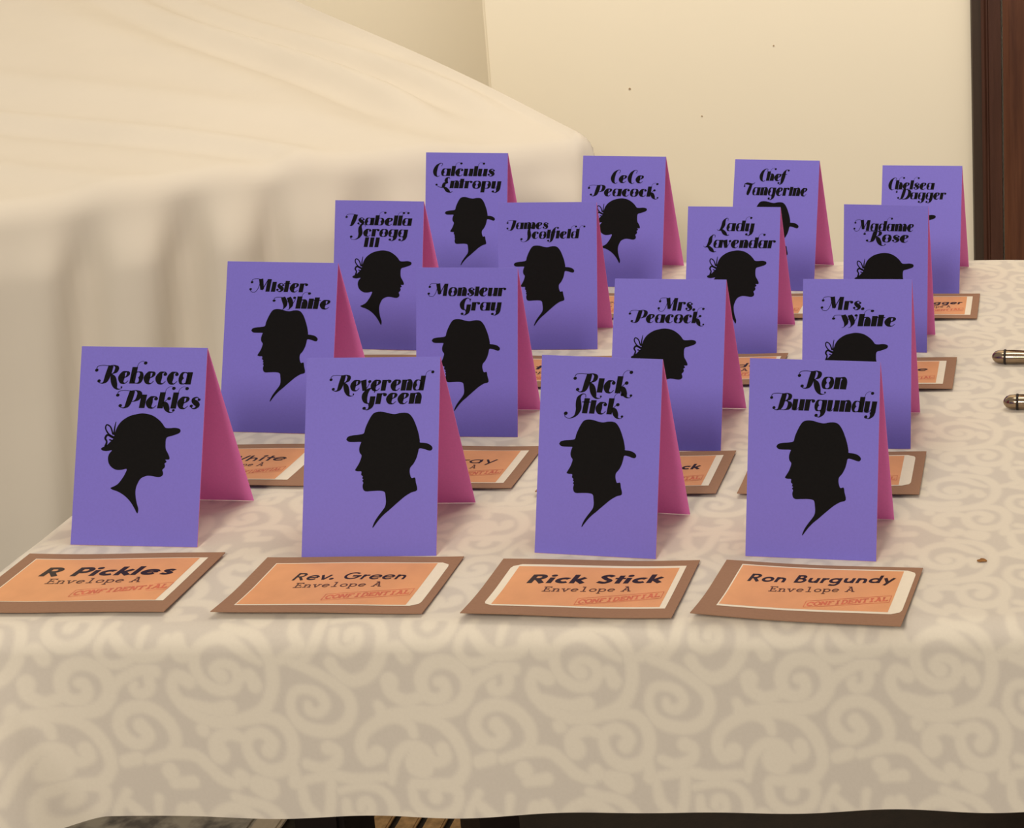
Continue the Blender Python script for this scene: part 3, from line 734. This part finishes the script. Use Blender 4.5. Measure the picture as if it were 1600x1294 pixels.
MAN = [(15.73, 47.33), (16.67, 45.85), (19.41, 45.09), (22.35, 44.8), (25.09, 44.13), (25.81, 41.61), (27.11, 38.3), (28.8, 35.08), (30.42, 33.21), (32.86, 32.55), (35.8, 32.74), (38.76, 33.51), (41.7, 33.89), (44.62, 33.32), (47.55, 33.23), (49.72, 34.11), (51.73, 36.73), (53.38, 40.5), (54.64, 44.29), (55.41, 48.09), (55.53, 49.23), (57.68, 49.44), (60.13, 50.03), (61.91, 51.3), (62.33, 52.63), (61.48, 53.61), (59.92, 53.48), (57.76, 52.79), (55.22, 52.49), (54.59, 54.81), (53.77, 57.7), (52.28, 60.63), (50.67, 62.6), (50.32, 64.52), (50.66, 66.61), (51.48, 68.3), (53.23, 68.05), (53.78, 70.61), (54.55, 74.69), (51.46, 75.95), (48.09, 77.99), (44.74, 80.79), (41.68, 83.49), (39.47, 85.49), (37.07, 87.49), (34.69, 89.98), (32.79, 92.44), (31.36, 94.41), (31.06, 93.95), (32.26, 91.03), (34.15, 88.08), (36.24, 85.32), (37.56, 83.17), (37.9, 80.76), (37.63, 77.9), (37.3, 76.0), (36.3, 75.18), (33.85, 74.88), (29.93, 75.03), (26.99, 75.14), (25.6, 74.23), (25.15, 72.14), (25.51, 70.4), (24.9, 69.56), (25.47, 68.77), (24.86, 68.12), (25.14, 67.15), (24.23, 66.23), (24.29, 64.5), (22.32, 64.38), (20.93, 63.85), (21.59, 62.48), (22.91, 60.23), (23.84, 57.8), (24.18, 55.87), (23.17, 54.46), (22.83, 52.56), (23.18, 50.63), (23.73, 49.17), (23.43, 48.7), (19.5, 48.74), (17.03, 48.53)]
WOMAN = [(59.48, 45.88), (58.81, 44.72), (56.23, 44.17), (53.18, 44.41), (50.62, 44.16), (48.98, 42.13), (46.82, 40.01), (43.63, 37.91), (40.51, 36.88), (36.91, 36.54), (33.36, 37.09), (29.84, 38.12), (26.87, 39.84), (24.63, 41.83), (23.03, 44.31), (22.15, 46.78), (21.58, 49.24), (20.68, 51.41), (19.51, 52.41), (17.58, 54.4), (14.61, 56.02), (15.08, 57.18), (17.67, 57.63), (20.71, 57.09), (19.29, 59.07), (18.72, 61.52), (19.4, 64.45), (21.26, 66.56), (23.89, 67.79), (26.95, 67.73), (29.78, 67.2), (29.1, 69.65), (27.44, 72.61), (25.35, 75.37), (23.19, 76.78), (21.1, 77.79), (22.48, 78.74), (25.6, 79.76), (29.3, 81.83), (32.52, 84.69), (35.06, 88.05), (37.18, 91.41), (37.65, 88.97), (36.67, 86.08), (35.74, 82.2), (35.52, 78.31), (36.54, 74.88), (38.23, 72.22), (41.41, 70.8), (44.47, 70.84), (47.04, 71.28), (49.07, 71.24), (50.55, 70.24), (50.67, 68.78), (50.18, 67.32), (51.33, 66.13), (51.57, 64.86), (51.21, 63.89), (52.38, 62.9), (51.6, 61.74), (53.63, 61.61), (53.87, 60.43), (52.72, 58.01), (51.59, 56.08), (51.22, 53.15), (51.64, 49.72), (54.44, 48.7), (57.44, 47.67), (58.93, 46.87)]
RIBBON = [[[21.64, 50.22, 1.36], [18.45, 48.31, 0.88], [16.43, 45.2, 0.78], [17.02, 43.13, 0.78], [19.25, 44.37, 0.78], [20.92, 48.46, 0.97]], [[22.15, 41.38, 0.39], [21.56, 45.32, 0.78], [21.55, 48.75, 0.97]], [[21.02, 50.23, 0.97], [17.86, 48.71, 1.17], [16.53, 50.5, 1.17], [17.47, 52.44, 0.97], [16.81, 55.2, 1.36]], [[21.13, 51.99, 0.78], [18.83, 51.24, 0.78]]]
ROWS = ['front row', 'second row', 'third row', 'back row']
COLS = ['leftmost', 'second from left', 'third from left', 'rightmost']
def tri(outline):
    t_ = tessellate_polygon([[Vector((x, y, 0)) for x, y in outline]])
    return [[outline[i] for i in f_] for f_ in t_]
def fine(outline):
    c = catmull(outline + [outline[0]], 3)[:-1]
    return [(float(q[0]), float(q[1])) for q in c]
FIG = {'m': tri(fine(MAN)), 'w': tri(fine(WOMAN))}
pen = Pen()
for s in RIBBON:
    pen.ribbon([tuple(q) for q in s], 4)
FIG['w'] = FIG['w'] + [[tuple(q) for q in poly] for poly in pen.polys]

TH = 0.00035                                     # card thickness
def tent_card(i, d):
    x, y, yaw, lean, back = d['p']
    w, L = d['w'], d['l']
    cx, cy = x + math.cos(yaw) * w / 2, y + math.sin(yaw) * w / 2
    fig = 'hatted woman' if d['fig'][0] == 'w' else 'fedora man'
    facing = ('facing right' if d['fig'][0] == 'w' else 'facing left')
    lab = 'purple tent card with %s silhouette, %s in the %s' % (fig, COLS[i % 4], ROWS[i // 4])
    t_ = empty('tent_card', (cx, cy, 0.0), yaw, label=lab, cat='card', group='purple tent cards standing in four rows')
    sl, cl = math.sin(lean), math.cos(lean)
    top_y, top_z = L * sl, L * cl
    yb = L * sl * (1 + back)
    def slab(name, p0, p1, out, mats):
        # sheet from the base line p0 to the fold p1 (y, z); out = unit normal of its outer face
        n = 8
        vs, fs, fm = [], [], []
        for side in (0, 1):
            for k in range(n + 1):
                s_ = k / n
                yy = p0[0] + (p1[0] - p0[0]) * s_ - side * TH * out[0]
                zz = p0[1] + (p1[1] - p0[1]) * s_ - side * TH * out[1]
                vs += [(-w / 2, yy, max(zz, 0.00002)), (w / 2, yy, max(zz, 0.00002))]
        m = 2 * (n + 1)
        for k in range(n):
            a_ = 2 * k
            fs.append((a_, a_ + 1, a_ + 3, a_ + 2)); fm.append(0)
            fs.append((m + a_ + 2, m + a_ + 3, m + a_ + 1, m + a_)); fm.append(1)
            fs.append((a_, a_ + 2, m + a_ + 2, m + a_)); fm.append(1)
            fs.append((a_ + 3, a_ + 1, m + a_ + 1, m + a_ + 3)); fm.append(1)
        fs.append((1, 0, m, m + 1)); fm.append(1)
        fs.append((m - 2, m - 1, 2 * m - 1, 2 * m - 2)); fm.append(0)
        return mesh(name, vs, fs, None, t_, mats=mats, fmat=fm)
    fp = slab('front_panel', (0, 0), (top_y, top_z), (-cl, sl), ['purple', 'pink'])
    bl = math.hypot(yb - top_y, top_z)
    bp = slab('back_panel', (yb, 0), (top_y + TH, top_z), (top_z / bl, (yb - top_y) / bl), ['purple', 'pink'])
    bp['label'] = 'pink inner side of the folded card'
    # print on the front: mm from the top-left corner
    def place(px, py, e=0.00012):
        s_ = (L * 1000 - py) / 1000
        return (-w / 2 + px / 1000, s_ * sl - e * cl, s_ * cl + e * sl)
    k, ox, oy, sc = d['fig']
    lim = lambda v: min(max(v, 0.6), w * 1000 - 0.6)
    print_mesh('silhouette_print', [[(lim(ox + q[0] * sc), oy + q[1] * sc) for q in poly] for poly in FIG[k]], place, 'ink', fp,
               label='black printed head silhouette %s' % facing)
    polys = []
    for wd, x0, x1, base, xh in d['words']:
        x0_ = x0 if wd[0] not in 'RPBDMWIJ' else x0
        polys += [[(lim(q[0]), q[1]) for q in poly] for poly in word_polys(wd, script_glyph, x0_, x1 - 0.12 * xh, base, xh * 0.98, 0.16)]
    print_mesh('name_lettering', polys, lambda a_, b_: place(a_, b_, 0.00016), 'ink', fp, label='black fat script lettering')
for i, d in enumerate(CARDS):
    tent_card(i, d)

# ------------------------------------------------------------------ kraft envelopes
# centre, yaw, sticker (left, right, top, bottom mm), print, name line, left/right corner rounding, front lift (mm)
ENV = [
 dict(c=(-0.4895, 0.8352), yaw=-0.002, st=(7.0, 99.8, 6.0, 52.9), pr=(7.6, 95.6, 6.6, 52.4), nm=('R Pickles', 19.3, 88.7, 25.3, 25.3), en=(27.6, 76.3, 33.5, 33.2), cf=(49.6, 94.3, 46.6, 39.6), cap=9.6, rnd=(0, 0), lift=1.2, sw=0.22),
 dict(c=(-0.3576, 0.8300), yaw=-0.006, st=(8.0, 101.5, 7.2, 56.0), pr=(8.6, 94.6, 7.9, 54.9), nm=('Rev. Green', 24.3, 83.2, 27.4, 26.4), en=(29.0, 73.4, 35.9, 34.7), cf=(50.9, 91.3, 49.4, 42.6), cap=8.2, rnd=(0, 4.5), lift=2.2, sw=0.15),
 dict(c=(-0.2296, 0.8240), yaw=-0.034, st=(7.5, 100.4, 6.6, 54.2), pr=(11.6, 97.2, 9.0, 52.6), nm=('Rick Stick', 21.3, 90.2, 28.0, 25.6), en=(32.3, 77.0, 37.0, 35.1), cf=(54.5, 94.2, 49.8, 41.5), cap=9.6, rnd=(5, 0), lift=2.4, sw=0.22),
 dict(c=(-0.1116, 0.8164), yaw=-0.110, st=(9.7, 103.6, 3.9, 52.0), pr=(10.4, 96.8, 5.0, 49.9), nm=('Ron Burgundy', 17.0, 92.6, 22.4, 18.4), en=(31.0, 74.6, 32.0, 29.0), cf=(54.3, 94.2, 46.4, 38.0), cap=8.4, rnd=(0, 5), lift=3.0, sw=0.19),
 dict(c=(-0.482, 0.9945), yaw=-0.02, nm=('M White', 24, 76, 28, 27), st=(8, 92, 7, 56), pr=(8.5, 84, 7.5, 55), rnd=(0, 0), sw=0.14, cap=8.5),
 dict(c=(-0.3575, 0.9890), yaw=-0.02, nm=('M Gray', 34, 83, 28, 27), st=(8, 99, 7, 57), pr=(8.5, 94, 7.5, 56), rnd=(0, 0), sw=0.12, cap=8.5),
 dict(c=(-0.2345, 0.9780), yaw=-0.02, nm=('Mrs. Peacock', 18, 88, 29, 28), st=(6, 99.5, 7, 53), pr=(6.6, 95, 7.6, 52.5), rnd=(0, 0), sw=0.20, cap=8.0),
 dict(c=(-0.1155, 0.9740), yaw=-0.012, nm=('Mrs. White', 12, 72, 28, 28), st=(7, 100, 6, 52), pr=(7.6, 93, 7, 51), rnd=(0, 5), sw=0.18, cap=8.0),
 dict(c=(-0.476, 1.1680), yaw=-0.03, nm=('I Scrogg', 22, 80, 28, 28), st=(8, 99, 7, 56), pr=(8.5, 94, 8, 55), rnd=(0, 0), sw=0.16, cap=8.5),
 dict(c=(-0.350, 1.1630), yaw=-0.02, nm=('J Scotfield', 16, 90, 29, 29), st=(8, 97, 7, 53), pr=(8.5, 92, 8, 52), rnd=(0, 0), sw=0.20, cap=8.5),
 dict(c=(-0.2265, 1.1650), yaw=-0.02, nm=('L Lavendar', 20, 96, 29, 29), st=(8, 102, 7, 54), pr=(8.5, 99, 8, 53), rnd=(0, 0), sw=0.15, cap=8.5),
 dict(c=(-0.1030, 1.1530), yaw=-0.012, nm=('M Rose', 42, 86, 29, 29), st=(8, 99, 8, 55), pr=(8.5, 94, 9, 53), rnd=(0, 0), sw=0.15, cap=7.5),
 None,
 dict(c=(-0.342, 1.3200), yaw=-0.05, nm=('C Peacock', 20, 86, 29, 29), st=(8, 98, 7, 54), pr=(8.5, 93, 8, 53), rnd=(0, 0), sw=0.16, cap=8.5),
 dict(c=(-0.2155, 1.3160), yaw=-0.05, nm=('Chef Tangerine', 16, 82, 30, 30), st=(8, 98, 8, 54), pr=(8.5, 92, 9, 53), rnd=(0, 0), sw=0.16, cap=7.5),
 dict(c=(-0.0900, 1.3110), yaw=-0.012, nm=('C Dagger', 46, 92, 29, 29), st=(7, 100.5, 8, 56), pr=(7.5, 96, 9, 55), rnd=(0, 0), sw=0.20, cap=8.5),
]
SUB = ['broad bold name print', 'wide white sticker margin on its right', 'white sticker margin on both ends', 'front edge curling up most']
def envelope(i, e):
    global SW
    EW, ED = 0.1065, (0.0665 if i not in (0,) else 0.069)
    where = 'before the %s card of the %s' % (COLS[i % 4], ROWS[i // 4])
    t_ = empty('kraft_envelope', (e['c'][0], e['c'][1], 0.0), e['yaw'], label='kraft envelope with orange sticker, ' + where, cat='envelope',
               group='kraft envelopes lying in front of the cards')
    lift = e.get('lift', 1.2) / 1000
    ph = i * 1.7
    def z_at(x_, y_):
        f_ = max(0.0, -(y_ / (ED / 2)))
        g_ = max(0.0, abs(x_ / (EW / 2)) - 0.2)
        return 0.0013 + lift * f_ ** 1.6 * (0.65 - 0.35 * x_ / (EW / 2)) + 0.0006 * g_ ** 2 + 0.0003 * math.sin(x_ * 60 + ph)
    # body: two paper layers with closed edges
    nx, ny = 16, 10
    vs, fs = [], []
    for side in (0, 1):
        for j in range(ny + 1):
            for k in range(nx + 1):
                x_ = -EW / 2 + EW * k / nx; y_ = -ED / 2 + ED * j / ny
                edge = min(k, nx - k, j * 1.5, (ny - j) * 1.5)
                thick = 0.0004 + 0.0008 * min(edge / 3.0, 1)
                vs.append((x_, y_, z_at(x_, y_) - (thick if side else 0)))
    m = (nx + 1) * (ny + 1)
    for j in range(ny):
        for k in range(nx):
            a_ = j * (nx + 1) + k
            fs.append((a_, a_ + 1, a_ + nx + 2, a_ + nx + 1))
            fs.append((m + a_ + nx + 1, m + a_ + nx + 2, m + a_ + 1, m + a_))
    for k in range(nx):
        fs.append((m + k, m + k + 1, k + 1, k)); a_ = ny * (nx + 1) + k; fs.append((a_, a_ + 1, m + a_ + 1, m + a_))
    for j in range(ny):
        a_ = j * (nx + 1); b_ = a_ + nx + 1
        fs.append((a_, b_, m + b_, m + a_)); fs.append((m + a_ + nx, m + b_ + nx, b_ + nx, a_ + nx))
    body = mesh('envelope_body', vs, fs, 'kraft', t_, smooth=False)
    kx, ky = EW / 106.0, ED / 64.0
    def place(px, py, e_):
        x_, y_ = -EW / 2 + px * kx, ED / 2 - py * ky
        return (x_, y_, z_at(x_, y_) + e_)
    def patch(name, l, r, tp_, bt, e_, mat, parent, rnd=(0, 0), **tags):
        vs, fs = [], []
        n = 22
        for j in range(n + 1):
            y_ = tp_ + (bt - tp_) * j / n
            cor = []
            for q in rnd:
                dd = min(y_ - tp_, bt - y_)
                cor.append(q - math.sqrt(max(q * q - (q - dd) ** 2, 0)) if q and dd < q else 0)
            for k in range(13):
                vs.append(place(l + cor[0] + (r - cor[1] - l - cor[0]) * k / 12, y_, e_))
        for j in range(n):
            for k in range(12):
                a_ = j * 13 + k
                fs.append((a_ + 13, a_ + 14, a_ + 1, a_))
        return mesh(name, vs, fs, mat, parent, **tags)
    stk = patch('sticker', *e['st'], 0.00012, 'sticker', t_, e['rnd'])
    patch('orange_print', *e['pr'], 0.00018, 'orange', stk)
    SW = e['sw']
    nm = e['nm']
    print_mesh('name_lettering', word_polys(nm[0], sans_glyph, nm[1], nm[2], nm[3], e['cap'], 0.12, (nm[4] - nm[3]) / (nm[2] - nm[1])), lambda a_, b_: place(a_, b_, 0.00026), 'print_ink', stk)
    en = e.get('en') or (nm[1] + (nm[2] - nm[1]) * 0.15, nm[1] + (nm[2] - nm[1]) * 0.82, nm[3] + 8.5, nm[4] + 8.3)
    print_mesh('typed_lettering', word_polys('Envelope A', lambda c_, p_: slab_glyph(c_, p_, 0.13), en[0], en[1], en[2], 5.6, 0.0, (en[3] - en[2]) / (en[1] - en[0])), lambda a_, b_: place(a_, b_, 0.00026), 'grey_ink', stk)
    cf = e.get('cf') or (54, min(e['pr'][1] - 3, 94), nm[3] + 21, nm[4] + 15)
    sl_ = (cf[3] - cf[2]) / (cf[1] - cf[0])
    st_polys = word_polys('CONFIDENTIAL', lambda c_, p_: slab_glyph(c_, p_, 0.20), cf[0], cf[1], cf[2], 4.6, 0.0, sl_)
    fr = Pen()
    def P(u_, v_): return (cf[0] - 1.2 + u_ * (cf[1] - cf[0] + 2.4), cf[2] - 2.3 + v_ + sl_ * u_ * (cf[1] - cf[0]))
    for a_, b_ in (((0, -3.6), (1, -3.6)), ((1, -3.6), (1, 3.6)), ((1, 3.6), (0, 3.6)), ((0, 3.6), (0, -3.6))):
        p0, p1 = P(*a_), P(*b_)
        fr.line([p0, p1], 0.35)
    st_polys += [[tuple(q) for q in poly] for poly in fr.polys]
    print_mesh('red_stamp', st_polys, lambda a_, b_: place(a_, b_, 0.00026), 'red_ink', stk, label='faded red boxed stamp')
for i, e in enumerate(ENV):
    if e:
        envelope(i, e)

# ------------------------------------------------------------------ small things at the right
def lathe_handle(name, loc, rz, label, prof):
    t_ = empty(name, loc, rz, label=label, cat='cutlery', group='steel handles at the right edge')
    k = 20
    vs, fs = [], []
    for x_, ry, rz_ in prof:
        for q in range(k):
            th = 2 * math.pi * q / k
            vs.append((x_, ry * math.cos(th), rz_ * math.sin(th) + 0.0052))
    for j in range(len(prof) - 1):
        for q in range(k):
            a_ = j * k + q; b_ = j * k + (q + 1) % k
            fs.append((a_, b_, b_ + k, a_ + k))
    fs += [tuple(range(k))[::-1], tuple(range((len(prof) - 1) * k, len(prof) * k))]
    mesh('handle', vs, fs, 'steel', t_, smooth=True)
    ring = []
    for x_, s_ in ((0.0086, 1.0), (0.0089, 1.06), (0.0101, 1.06), (0.0104, 1.0)):
        ring.append((x_, 0.0058 * s_, 0.0050 * s_))
    vs, fs = [], []
    for x_, ry, rz_ in ring:
        for q in range(k):
            th = 2 * math.pi * q / k
            vs.append((x_, ry * math.cos(th), rz_ * math.sin(th) + 0.0052))
    for j in range(3):
        for q in range(k):
            a_ = j * k + q; b_ = j * k + (q + 1) % k
            fs.append((a_, b_, b_ + k, a_ + k))
    mesh('collar_ring', vs, fs, 'dark_wood', t_, smooth=True)
H1 = [(0, 0.0006, 0.0005), (0.0007, 0.0024, 0.0020), (0.002, 0.0041, 0.0035), (0.0045, 0.0054, 0.0046), (0.009, 0.0058, 0.0049), (0.016, 0.0058, 0.0050), (0.030, 0.0050, 0.0044), (0.06, 0.0036, 0.0032), (0.12, 0.0034, 0.0030), (0.124, 0.002, 0.002)]
lathe_handle('serving_handle', (-0.0240, 1.176, 0.0), -0.06, 'shiny steel handle end with dark ring, farther one at the right edge', H1)
lathe_handle('serving_handle', (-0.0150, 1.084, 0.0), -0.03, 'shiny steel handle end with dark ring, nearer one at the right edge', H1)
bm = bmesh.new()
bmesh.ops.create_icosphere(bm, subdivisions=2, radius=0.0018)
for v in bm.verts:
    v.co = Vector((v.co.x * 1.5, v.co.y * 0.9, v.co.z * 0.35)) * (1 + 0.25 * math.sin(v.co.x * 2500 + v.co.y * 1700))
me = bpy.data.meshes.new('crumb'); bm.to_mesh(me); bm.free(); me.materials.append(MAT['crumb'])
cr = finish(bpy.data.objects.new('crumb', me), None, label='tiny brown crumb on bare tablecloth at the right', cat='crumb')
cr.location = (-0.0238, 0.8552, 0.0006)
